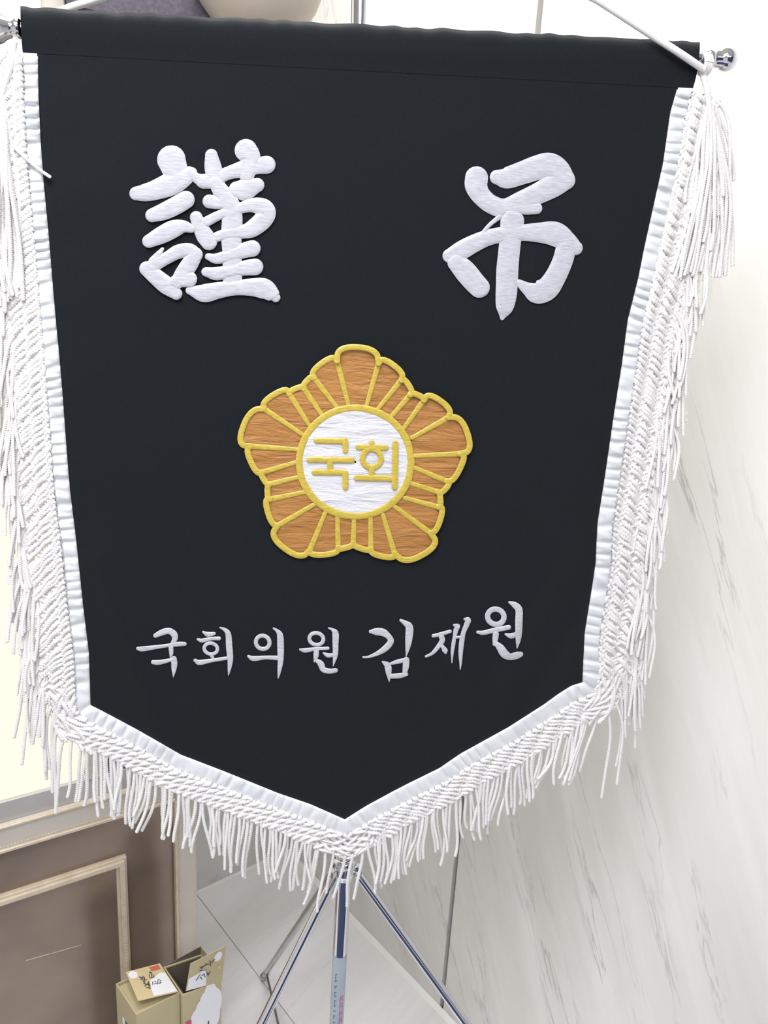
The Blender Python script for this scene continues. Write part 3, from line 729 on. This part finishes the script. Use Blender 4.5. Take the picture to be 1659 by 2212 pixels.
# running threads parallel to the edge
for fr, rad in ((0.02, 4.0), (0.5, 3.0), (0.93, 4.2)):
    sv_ = np.arange(-4, SL + 4, 3.0); dv = 33 + (depthD(sv_) - 33) * fr + 2.0 * np.sin(sv_ / 4.5)
    x, y = E(sv_, dv)
    net.append(cord(np.stack([x, y, 0.0022 + 0.0014 * np.sin(sv_ / 5.1)], 1), rad, 10, 2.6))
cords_obj('netting', net, m_thread, banner, kind='stuff', label='knotted white netting')
print('net tris', sum(len(f) for v, f in net) * 2)

NAD = np.array([482., 6956.])
hang = []
s = -2.0; clump = 0; coff = 0
while s < SL + 2:
    bottom = s_c1 + 10 < s < s_c2 - 10
    side_ = not bottom
    if clump <= 0:
        clump = random.choice([1, 2, 3, 3, 4]); coff = random.gauss(0, 11 if bottom else 8); cph = random.uniform(0, 6.28); clen = random.gauss(0, 6)
    clump -= 1
    D = float(depthD(s)); d0 = D - random.uniform(6, 14)
    x0, y0 = E(s, d0); x0 = float(x0); y0 = float(y0)
    x1, y1 = E(s, d0 + 10); e = unit(np.array([float(x1) - x0, float(y1) - y0]))
    g_ = unit(NAD - np.array([x0, y0]))
    cornerw = math.exp(-((s - s_c1) / 60) ** 2) + math.exp(-((s - s_c2) / 60) ** 2)
    Lh = (random.gauss(108, 9) if bottom else random.gauss(150, 17)) + clen
    if cornerw > 0.3 and bottom: Lh += 20
    out = random.gauss(6, 5) if bottom else max(random.gauss(34, 13), 2)
    t = np.linspace(0, 1, 26)
    lat = np.array([g_[1], -g_[0]])
    path = np.array([x0, y0])[None] + np.outer(Lh * t ** (1.0 if bottom else 1.12), g_) + np.outer(out * (1 - np.exp(-4 * t)), e)
    sway = random.gauss(0, 2.2) * np.sin(t * math.pi * 1.3 + cph) + coff * t ** 1.5 + 5.5 * np.sin(t * 4.2 + cph) * t + random.gauss(0, 3) * t * t
    path += np.outer(sway, lat)
    z0 = random.uniform(0.001, 0.004); zo = z0 + (random.uniform(-0.004, 0.009)) * t
    key = (0 if bottom else (1 if s > s_c2 - 10 else 2), y0)
    hang.append((key, cord(np.concatenate([path, zo[:, None]], 1), random.uniform(4.1, 4.8), 9.6, 1.6)))
    s += random.uniform(7.0, 10.5) if bottom else random.uniform(6.5, 10.0)
print('hanging cords', len(hang))
order = sorted(range(len(hang)), key=lambda i: (hang[i][0][0], -hang[i][0][1]))
for i in order[:298]:
    V, Fq = hang[i][1]
    put('fringe_cord', quad_mesh('fringe_cord', V, Fq, m_thread), banner)
if len(order) > 298:
    cords_obj('fringe', [hang[i][1] for i in order[298:]], m_thread, banner, kind='stuff')

# ------------------------------------------------------------------ stand
def Boff(x, y, back):
    return on_plane(x, y, BP - BN * back, BN)
hub = Boff(744, 1872, 0.026)
foot_b = on_z(568, 2112)
st = root('banner_stand', (hub[0], hub[1], 0), 'chrome telescopic banner stand with three splayed legs and a pale sticker on its pole', 'stand')
hz = hub[2]
Rf = np.linalg.norm((foot_b - hub)[:2]); ratio = Rf / hz
def near_foot(px, py):
    r = ray(px, py); best = None
    for t in np.linspace(0.30, 1.2, 4000):
        p = C + r * t / F * 1.0 * F * 0.0012
        if p[2] > hz - 0.02 or p[2] < 0: continue
        h = np.linalg.norm((p - hub)[:2]); e = abs(h / (hz - p[2]) - ratio)
        if best is None or e < best[0]: best = (e, p)
    p = best[1]; k = hz / (hz - p[2]); return hub + (p - hub) * k, best[0]
fl_, e1 = near_foot(574, 2212); fr_, e2 = near_foot(995, 2212)
print('hub', hub, 'feet', foot_b, fl_, fr_, 'err', e1, e2, 'ratio', ratio)
ptop = Boff(781, -240, 0.026)
def pole_seg(name, z0, z1, r, mat=m_chrome, **k):
    return solid(name, [tube([[hub[0], hub[1], z] for z in (z0, z0 + 0.001, z0 + 0.004, z1 - 0.004, z1 - 0.001, z1)], [r * 0.92, r, r, r, r, r * 0.92], 28)], mat, st, smooth=True, **k)
pole_seg('lower_pole', 0.10, hz + 0.02, 0.0100)
pj = np.array([hub[0], hub[1], hz + 0.02])
solid('upper_pole', [tube([pj + (ptop - pj) * t for t in (0, 0.002, 0.005, 0.995, 0.998, 1)], [0.0076, 0.0082, 0.0082, 0.0082, 0.0082, 0.0074], 28)], m_chrome, st, smooth=True)
solid('pole_hook', [tube([ptop + np.array([0.012 * math.sin(a), 0, 0.014 - 0.014 * math.cos(a)]) for a in np.linspace(0, 5.2, 20)], 0.0022, 8)], m_chrome, st, smooth=True)
solid('collar', [lathe(np.array([hub[0], hub[1], hz - 0.014]), UP, [(0, 0.011), (0.0, 0.0150), (0.010, 0.0160), (0.024, 0.0160), (0.030, 0.013), (0.030, 0.011)])], m_chrome, st, smooth=True)
solid('lower_collar', [lathe(np.array([hub[0], hub[1], 0.12]), UP, [(0, 0.011), (0.0, 0.0150), (0.03, 0.0150), (0.03, 0.011)])], m_chrome, st, smooth=True)
pk_ = np.array([hub[0], hub[1], 0.135])
for fi, ft in enumerate((fl_, fr_, foot_b)):
    dirh = unit(np.array([ft[0] - hub[0], ft[1] - hub[1], 0]))
    a = hub + dirh * 0.016 + UP * -0.004; b = ft + UP * 0.006 + dirh * -0.004
    mid1 = a + (b - a) * 0.45
    solid('hinge_lug', [box(hub + dirh * 0.008 - UP * 0.012 - np.cross(UP, dirh) * 0.004, dirh * 0.016, np.cross(UP, dirh) * 0.008, UP * 0.018, 0.001)], m_chrome, st)
    lg = solid('leg', [tube([a, a + (b - a) * 0.003, b - (b - a) * 0.003, b], 0.0062, 16)], m_chrome if fi < 2 else m_dull, st, smooth=True)
    solid('rubber_foot', [tube([b - unit(b - a) * 0.025, b, b + UP * -0.005], [0.0078, 0.0085, 0.0070], 14)], m_dull if fi == 2 else m_ink, lg, smooth=True)
    q_ = a + (b - a) * 0.93
    solid('brace', [tube([q_ - UP * 0.004, (q_ + pk_) / 2, pk_ + dirh * 0.015], 0.0028, 10)], m_dull, st, smooth=True)
    solid('brace_clip', [sphere(q_ - UP * 0.002, 0.008, 12, 8)], m_dull, st, smooth=True)
# rod
zb = 0.0085
rl, rrt = Bm(20, 61, -zb), Bm(1544, 129, -zb); rd = unit(rrt - rl)
solid('cross_rod', [tube([rl - rd * 0.012, rl, rrt, rrt + rd * 0.002], 0.0055, 16)], m_chrome, st, smooth=True)
for c_, sg, rr0, nm in ((Bm(1549, 128, -zb), 1, 0.0115, 'finial'), (Bm(18, 61, -zb), -1, 0.0140, 'finial')):
    solid(nm, [lathe(c_, rd * sg, [(-0.012, 0.0065), (-0.010, 0.0085), (-0.006, 0.0085), (-0.004, 0.0062), (-0.002, 0.008)] + [(rr0 - rr0 * math.cos(t) * 1.0 - 0.001, max(rr0 * math.sin(t), 0.001)) for t in np.linspace(0.75, math.pi, 12)])], m_chrome, st, smooth=True)
zc_ = Bm(790, 97)[2]; pc_ = lambda z: pj + (ptop - pj) * (z - pj[2]) / (ptop[2] - pj[2])
solid('rod_clamp', [tube([pc_(zc_ - 0.018), pc_(zc_ + 0.008)], 0.0105, 20)], m_ink, st, smooth=True)
# sticker on the pole
zt = Boff(736, 2057, 0.026)[2]
fa = unit(np.array([C[0] - hub[0], C[1] - hub[1], 0])); fs = np.cross(UP, fa)
def patch(a0, a1, z0, z1, r, n=8):
    V = []; 
    for z in (z0, z1):
        for a in np.linspace(a0, a1, n):
            V.append(np.array([hub[0], hub[1], z]) + r * (math.cos(a) * fa + math.sin(a) * fs))
    F_ = [(i, i + 1, n + i + 1, n + i) for i in range(n - 1)]
    return V, F_
stk = solid('sticker', [patch(-1.15, 1.35, zt - 0.22, zt, 0.01025, 20)], m_sticker, st, smooth=True, label='pale blue sticker with vertical lettering')
tx = []
zz = zt - 0.028
for ln in (0.016, 0.006, 0.010, 0.013, 0.004, 0.007, 0.012, 0.009, 0.006, 0.011, 0.008, 0.012):
    k3 = 3 if ln > 0.008 else 2
    for j in range(k3):
        za = zz - ln * j / k3
        tx.append(patch(-0.50, -0.36, za - ln / k3 * 0.75, za, 0.01045, 3)); 
        if j % 2 == 0: tx.append(patch(-0.36, -0.18, za - 0.0012, za, 0.01045, 3))
    zz -= ln + 0.005
solid('sticker_text', tx, m_stext, stk)
tx = []; zz = zt - 0.068
for ln in (0.010, 0.012, 0.009, 0.011, 0.012, 0.010, 0.010, 0.01):
    tx += [patch(0.32, 0.85, zz - 0.002, zz, 0.01045, 4), patch(0.32, 0.45, zz - ln, zz, 0.01045, 3), patch(0.32, 0.85, zz - ln * 0.55, zz - ln * 0.4, 0.01045, 4), patch(0.72, 0.85, zz - ln, zz - ln * 0.5, 0.01045, 3)]
    zz -= ln + 0.0025
solid('sticker_text', tx, m_sred, stk)

# ------------------------------------------------------------------ hanging cord with tassels
cr = root('hanging_cord', ptop, 'white hanging cord running from the pole top to both rod ends, with tassels', 'cord')
wp = ptop + np.array([0.0, -0.004, -0.004])
rc = [Bm(1520, 150, 0.006), Bm(1470, 116, 0.0105), Bm(1400, 71, 0.006), Bm(1290, 0, 0.002)]
rc = np.vstack([spline(rc, 20), spline([rc[-1], wp], 30)[1:]])
def wcord(W, rad, pitch, lobes=0.12, n=12, step=0.002):
    W = np.array(W); s = np.r_[0, np.cumsum(np.linalg.norm(np.diff(W, axis=0), axis=1))]
    k = int(s[-1] / step); t = np.linspace(0, s[-1], k); W = np.stack([np.interp(t, s, W[:, i]) for i in range(3)], 1)
    T = np.gradient(W, axis=0); T /= np.linalg.norm(T, axis=1)[:, None]
    a = np.cross(T, BN + 0.01); a /= np.linalg.norm(a, axis=1)[:, None]; b = np.cross(T, a)
    th = np.arange(n) * 2 * math.pi / n; ph = 2 * math.pi * t / pitch
    r = rad * (1 - lobes + lobes * np.abs(np.cos(1.5 * (th[None] - ph[:, None]))))
    V = W[:, None] + r[..., None] * (np.cos(th)[None, :, None] * a[:, None] + np.sin(th)[None, :, None] * b[:, None])
    id_ = np.arange(k * n).reshape(k, n); nx = np.roll(id_, -1, axis=1)
    return V.reshape(-1, 3), np.stack([id_[:-1], id_[1:], nx[1:], nx[:-1]], -1).reshape(-1, 4)
V, Fq = wcord(rc, 0.0036, 0.012)
put('cord', quad_mesh('cord', V, Fq, m_thread), cr)
lc = np.vstack([spline([Bm(40, 62, -0.020), Bm(90, 40, -0.024), Bm(150, 17, -0.024), Bm(212, -3, -0.024)], 14), spline([Bm(212, -3, -0.024), wp], 30)[1:]])
V, Fq = wcord(lc, 0.0036, 0.012); put('cord', quad_mesh('cord', V, Fq, m_thread), cr)
kn = []
for k in range(3):
    c_ = Bm(1517 + k * 5, 138 + k, -zb); a_ = unit(np.cross(rd, UP)); b_ = np.cross(rd, a_)
    kn.append(wcord([c_ + 0.0088 * (math.cos(t) * a_ + math.sin(t) * b_) for t in np.linspace(0, 6.3, 24)], 0.0026, 0.01))
Vs = np.vstack([v for v, f in kn]); n0 = 0; Fs = []
for v, f in kn: Fs.append(f + n0); n0 += len(v)
put('knot', quad_mesh('knot', Vs, np.vstack(Fs), m_thread), cr)
def tassel(head, neck_from, ends, rad=4.9, z=0.006):
    ta_ = put('tassel', quad_mesh('tassel', *wcord([Bm(neck_from[0], neck_from[1], 0.0), Bm((neck_from[0] + head[0]) / 2 + 4, (neck_from[1] + head[1]) / 2, z), Bm(head[0], head[1], z), Bm(head[0] + 2, head[1] + 30, z)], 0.0034, 0.010, 0.25), m_thread), cr)
    for (ex, ey, bul) in ends:
        t = np.linspace(0, 1, 30); hx = head[0] + random.uniform(-9, 9); hy = head[1] + random.uniform(-5, 20)
        x = hx + (ex - hx) * t ** 0.8 + bul * np.sin(t * math.pi) + 2.5 * np.sin(t * 9 + ex)
        y = hy + (ey - hy) * t
        V, Fq = cord(np.stack([x, y, z + random.uniform(-0.004, 0.006) * np.sin(t * 3)], 1), rad, 9.5, 1.8)
        put('strand', quad_mesh('strand', V, Fq, m_thread), ta_)
ends = [(1480, 438, -6), (1497, 462, -4)]
for i in range(22):
    ex = 1456 + i * 5.2 + random.gauss(0, 2)
    ends.append((ex, 594 + random.gauss(0, 5), 10 + 10 * (i / 22.) + random.gauss(0, 2)))
ends.append((1585, 576, 6)); ends += [(1518, 706, 10)]
tassel((1532, 232), (1514, 150), ends)
ends = [(i * 5.0 - 48 + random.gauss(0, 2), 640 + random.gauss(0, 14), random.gauss(4, 4)) for i in range(21)]
ends += [(20, 420, 0), (110, 383, 0)]
tassel((2, 205), (30, 90), ends[:-1])
lastt = [o for o in cr.children if o.name.startswith('tassel')][-1]
t = np.linspace(0, 1, 14); V, Fq = cord(np.stack([30 + 80 * t, 318 + 65 * t + 4 * np.sin(t * 3), 0.007 - 0.002 * t], 1), 3.6, 9.5, 1.8)
put('strand', quad_mesh('strand', V, Fq, m_thread), lastt)

# ------------------------------------------------------------------ cartons on the floor
HB = 0.40
def bx(x, y, z=HB): return on_z(x, y, z)
def flat(pts, mat, name, parent, n, off=0.0004, th=0.0003, **k):
    return solid(name, [prism([p + n * off for p in pts], n * th)], mat, parent, **k)
A1, B1, C1 = bx(250, 2125), bx(294, 2192), bx(388, 2145)
D1 = A1 + (C1 - B1)
def carton_shell(A_, B_, C_, D_, parent, name='body'):
    t = 0.0022; cen = (A_ + B_ + C_ + D_) / 4; P4 = [A_, B_, C_, D_]; parts = []
    for i in range(4):
        p, q = P4[i], P4[(i + 1) % 4]; ip = p + unit(cen - p) * t * 1.6; iq = q + unit(cen - q) * t * 1.6
        parts.append(prism([np.array([*w[:2], 0.0]) for w in (p, q, iq, ip)], UP * HB, 0.0003))
    parts.append(prism([np.array([*w[:2], 0.002]) for w in P4], UP * 0.002))
    return solid(name, parts, m_card, parent)
c1 = root('gift_carton', ((A1 + C1) / 2)[:2].tolist() + [0], 'tan carton with a raised printed lid flap, in front of the bronze panel', 'box', group=None)
carton_shell(A1, B1, C1, D1, c1)
def quadflap(pp, th, mat, parent, name):
    n = unit(np.cross(pp[1] - pp[0], pp[3] - pp[0])); return solid(name, [prism(pp, n * th)], mat, parent), n
# lid flap : hinged at the far side, lying slightly raised
la, lb_, lc_, ld = bx(271.5, 2101, HB + 0.012), bx(298, 2163, HB + 0.016), bx(384.5, 2143, HB + 0.004), bx(345, 2082, HB + 0.002)
lid, nl = quadflap([la, lb_, lc_, ld], 0.0012, m_gilt, c1, 'lid_flap')
if nl[2] < 0: nl = -nl; topo = 0.0
else: topo = 0.0012
def on_quad(q, u, v): return (1 - u) * (1 - v) * q[0] + u * (1 - v) * q[1] + u * v * q[2] + (1 - u) * v * q[3]
def qpoly(q, n, uv, mat, name, parent, off, **k):
    return solid(name, [prism([on_quad(q, u, v) + n * off for u, v in uv], n * 0.0002)], mat, parent, **k)
def qstrokes(q, n, strokes, mat, name, parent, off, w):
    parts = []
    for (u0, v0, u1, v1) in strokes:
        p, r_ = on_quad(q, u0, v0), on_quad(q, u1, v1); d = unit(r_ - p); s_ = unit(np.cross(n, d)) * w
        parts.append(prism([p - s_ + n * off, r_ - s_ * 0.5 + n * off, r_ + s_ * 0.5 + n * off, p + s_ + n * off], n * 0.0002))
    return solid(name, parts, mat, parent)
ql = [la, lb_, lc_, ld]
# u runs towards the viewer (la->lb), v along to the right
qpoly(ql, nl, [(0.42, 0.62), (0.45, 0.52), (0.55, 0.47), (0.66, 0.45), (0.74, 0.42), (0.98, 0.40), (0.99, 0.98), (0.35, 0.98), (0.30, 0.85)], m_paper, 'white_patch', lid, topo + 0.0004)
def blossom(q, n, cu, cv, ru, rv, mat, parent, off, name='blossom_print'):
    uv = []
    for k in range(30):
        a = 2 * math.pi * k / 30; r = 1 + 0.16 * abs(math.sin(2.5 * a)); uv.append((cu + ru * r * math.cos(a), cv + rv * r * math.sin(a)))
    return qpoly(q, n, uv, mat, name, parent, off)
blossom(ql, nl, 0.16, 0.15, 0.12, 0.11, m_paper, lid, topo + 0.0004)
qpoly(ql, nl, [(0.05, 0.66), (0.19, 0.66), (0.19, 0.93), (0.05, 0.93)], m_red, 'red_stamp', lid, topo + 0.0004)
def glyphs(q, n, parent, off, mirror=False, u0=0.28, v0=0.28, w=0.0008):
    G = [  # two short brush-written lines
     (.00, .00, .10, .12), (.10, .00, .00, .12), (.04, .12, .22, .07), (.12, .02, .14, .16), (.16, .05, .26, .05),
     (.00, .28, .12, .24), (.02, .34, .10, .30), (-.06, .32, .02, .36), (.05, .38, .14, .34), (-.08, .30, -.04, .38), (.12, .26, .12, .38),
     (.24, .02, .34, .16), (.34, .02, .24, .16), (.28, .14, .46, .10), (.20, .16, .38, .14), (.38, .04, .44, .14),
     (.26, .26, .36, .22), (.30, .34, .24, .30), (.26, .40, .38, .34), (.34, .26, .34, .46), (.22, .42, .30, .48), (.38, .40, .30, .46)]
    qstrokes(q, n, [(u0 + a, v0 + b, u0 + c, v0 + d) for a, b, c, d in G], m_ink, 'lid_lettering', parent, off, w)
glyphs(ql, nl, lid, topo + 0.0008)
# front face print of the left carton
def face(p, q, z0, z1, n_off=0.0):
    return [np.array([*p[:2], z1]), np.array([*p[:2], z0]), np.array([*q[:2], z0]), np.array([*q[:2], z1])]
f1 = face(A1, B1, HB - 0.23, HB); n1 = unit(np.cross(f1[1] - f1[0], f1[3] - f1[0])); n1 = n1 if n1 @ (C - A1) > 0 else -n1
qpoly(f1, n1, [(0.22, 0.30), (0.60, 0.30), (0.60, 0.42), (0.22, 0.42)], m_paper, 'side_print', c1, 0.0004)
qpoly(f1, n1, [(0.22, 0.44), (0.60, 0.44), (0.60, 0.75), (0.22, 0.75)], m_green, 'side_print', c1, 0.0004, label='dark green side print')
quadflap([A1 + UP * -0.008 , B1 + UP * -0.004, C1 + UP * -0.006, D1 + UP * -0.008], 0.0012, m_card, c1, 'inner_flap')
f2 = face(B1, C1, HB - 0.23, HB); n2 = unit(np.cross(f2[1] - f2[0], f2[3] - f2[0])); n2 = n2 if n2 @ (C - B1) > 0 else -n2
blossom(f2, n2, 0.40, 0.30, 0.16, 0.34, m_paper, c1, 0.0004, 'front_print')
# right carton, open
B2 = bx(393.5, 2150.5); C2 = bx(478, 2120)
D2 = C2 + (bx(353, 2089) - B2); A2 = bx(353, 2089) ; 
A2 = A2 + (A2 - B2) * 0.0
c2 = root('gift_carton', ((A2 + C2) / 2)[:2].tolist() + [0], 'open tan carton with its flaps standing up, right of the closed one', 'box')
carton_shell(A2, B2, C2, D2, c2)
cen2 = (A2 + B2 + C2 + D2) / 4
def ins(p, k=0.0055): return p + unit(cen2 - p) * k
solid('inner_shade_sheet', [prism([np.array([*ins(p)[:2], HB - 0.2]), np.array([*ins(q)[:2], HB - 0.2]), np.array([*ins(q)[:2], HB - 0.001]), np.array([*ins(p)[:2], HB - 0.001])], unit(np.cross(q - p, UP)) * 0.0004) for p, q in ((A2, D2), (D2, C2), (B2, A2))], m_cardin, c2)  # added dark sheets that paint the shade inside the open carton
fB = [B2 + (C2 - B2) * 0.04, C2, None, None]
# upright front-right flap (printed)
e_ = bx(401, 2140, HB)
zt2 = HB + 0.085
def lift(px, py, base, out):  # point on the vertical plane through the front edge, leaning outwards
    n = unit(np.cross(C2 - B2, UP)); return on_plane(px, py, base + n * out, n)
fq = [on_plane(411, 2081, B2, unit(np.cross(C2 - B2, UP + 0))), on_plane(401, 2140, B2, unit(np.cross(C2 - B2, UP))), on_plane(479, 2119, B2, unit(np.cross(C2 - B2, UP))), on_plane(487.6, 2042.5, B2, unit(np.cross(C2 - B2, UP)))]
nf = unit(np.cross(C2 - B2, UP)); nf = nf if nf @ (C - B2) > 0 else -nf
flap = solid('printed_flap', [prism(fq, nf * 0.0012)], m_card, c2)
qpoly(fq, nf, [(0.55, 0.02), (0.50, 0.25), (0.42, 0.45), (0.62, 0.52), (0.98, 0.55), (0.98, 0.02)], m_paper, 'white_patch', flap, 0.0016)
blossom(fq, nf, 0.20, 0.80, 0.12, 0.10, m_paper, flap, 0.0016)
G = [(.30, .30, .30, .48), (.36, .34, .28, .44), (.24, .44, .34, .58), (.40, .30, .46, .50), (.20, .56, .40, .62), (.30, .62, .22, .72),
     (.70, .24, .52, .34), (.62, .34, .74, .42), (.58, .44, .70, .50), (.56, .52, .68, .58), (.66, .56, .56, .62), (.60, .38, .56, .46)]
qstrokes(fq, nf, [(a, b, c, d) for a, b, c, d in G], m_ink, 'flap_lettering', flap, 0.0020, 0.0009)
qpoly(fq, nf, [(0.50, 0.80), (0.58, 0.80), (0.58, 0.92), (0.50, 0.92)], m_gilt, 'seal_print', flap, 0.0018)
# back-left flap standing, its inside facing us coloured dark to stand for shade
nbk = unit(np.cross(A2 - D2, UP)); nbk = nbk if nbk @ (C - A2) > 0 else -nbk
bq = [A2, D2, on_plane(435, 2044.5, D2, nbk), on_plane(380, 2072, D2, nbk)]
solid('inner_flap', [prism([A2, D2, bq[2]], -nbk * 0.0012)], m_cardin, c2, label='inner flap with shade painted dark')
nr = unit(np.cross(C2 - D2, UP))
solid('inner_flap', [prism([D2, C2, on_plane(448, 2061, D2 + (C2 - D2) * 0.1, nr), on_plane(435, 2044, D2, nr)], nr * 0.0012)], m_card, c2)
f3 = face(B2, C2, HB - 0.23, HB); n3 = unit(np.cross(f3[1] - f3[0], f3[3] - f3[0])); n3 = n3 if n3 @ (C - B2) > 0 else -n3
blossom(f3, n3, 0.20, 0.72, 0.20, 0.26, m_paper, c2, 0.0004, 'front_print')
blossom(f3, n3, 0.34, 0.48, 0.20, 0.26, m_paper, c2, 0.0006, 'front_print')
qpoly(f3, n3, [(0.26, 0.08), (0.42, 0.08), (0.42, 0.22), (0.26, 0.22)], m_pink, 'front_print', c2, 0.0010, label='small crimson print')
qstrokes(f3, n3, [(0.36, 0.50, 0.50, 0.62), (0.33, 0.66, 0.52, 0.62), (0.42, 0.55, 0.44, 0.72)], m_ink, 'front_lettering', c2, 0.0012, 0.0012)
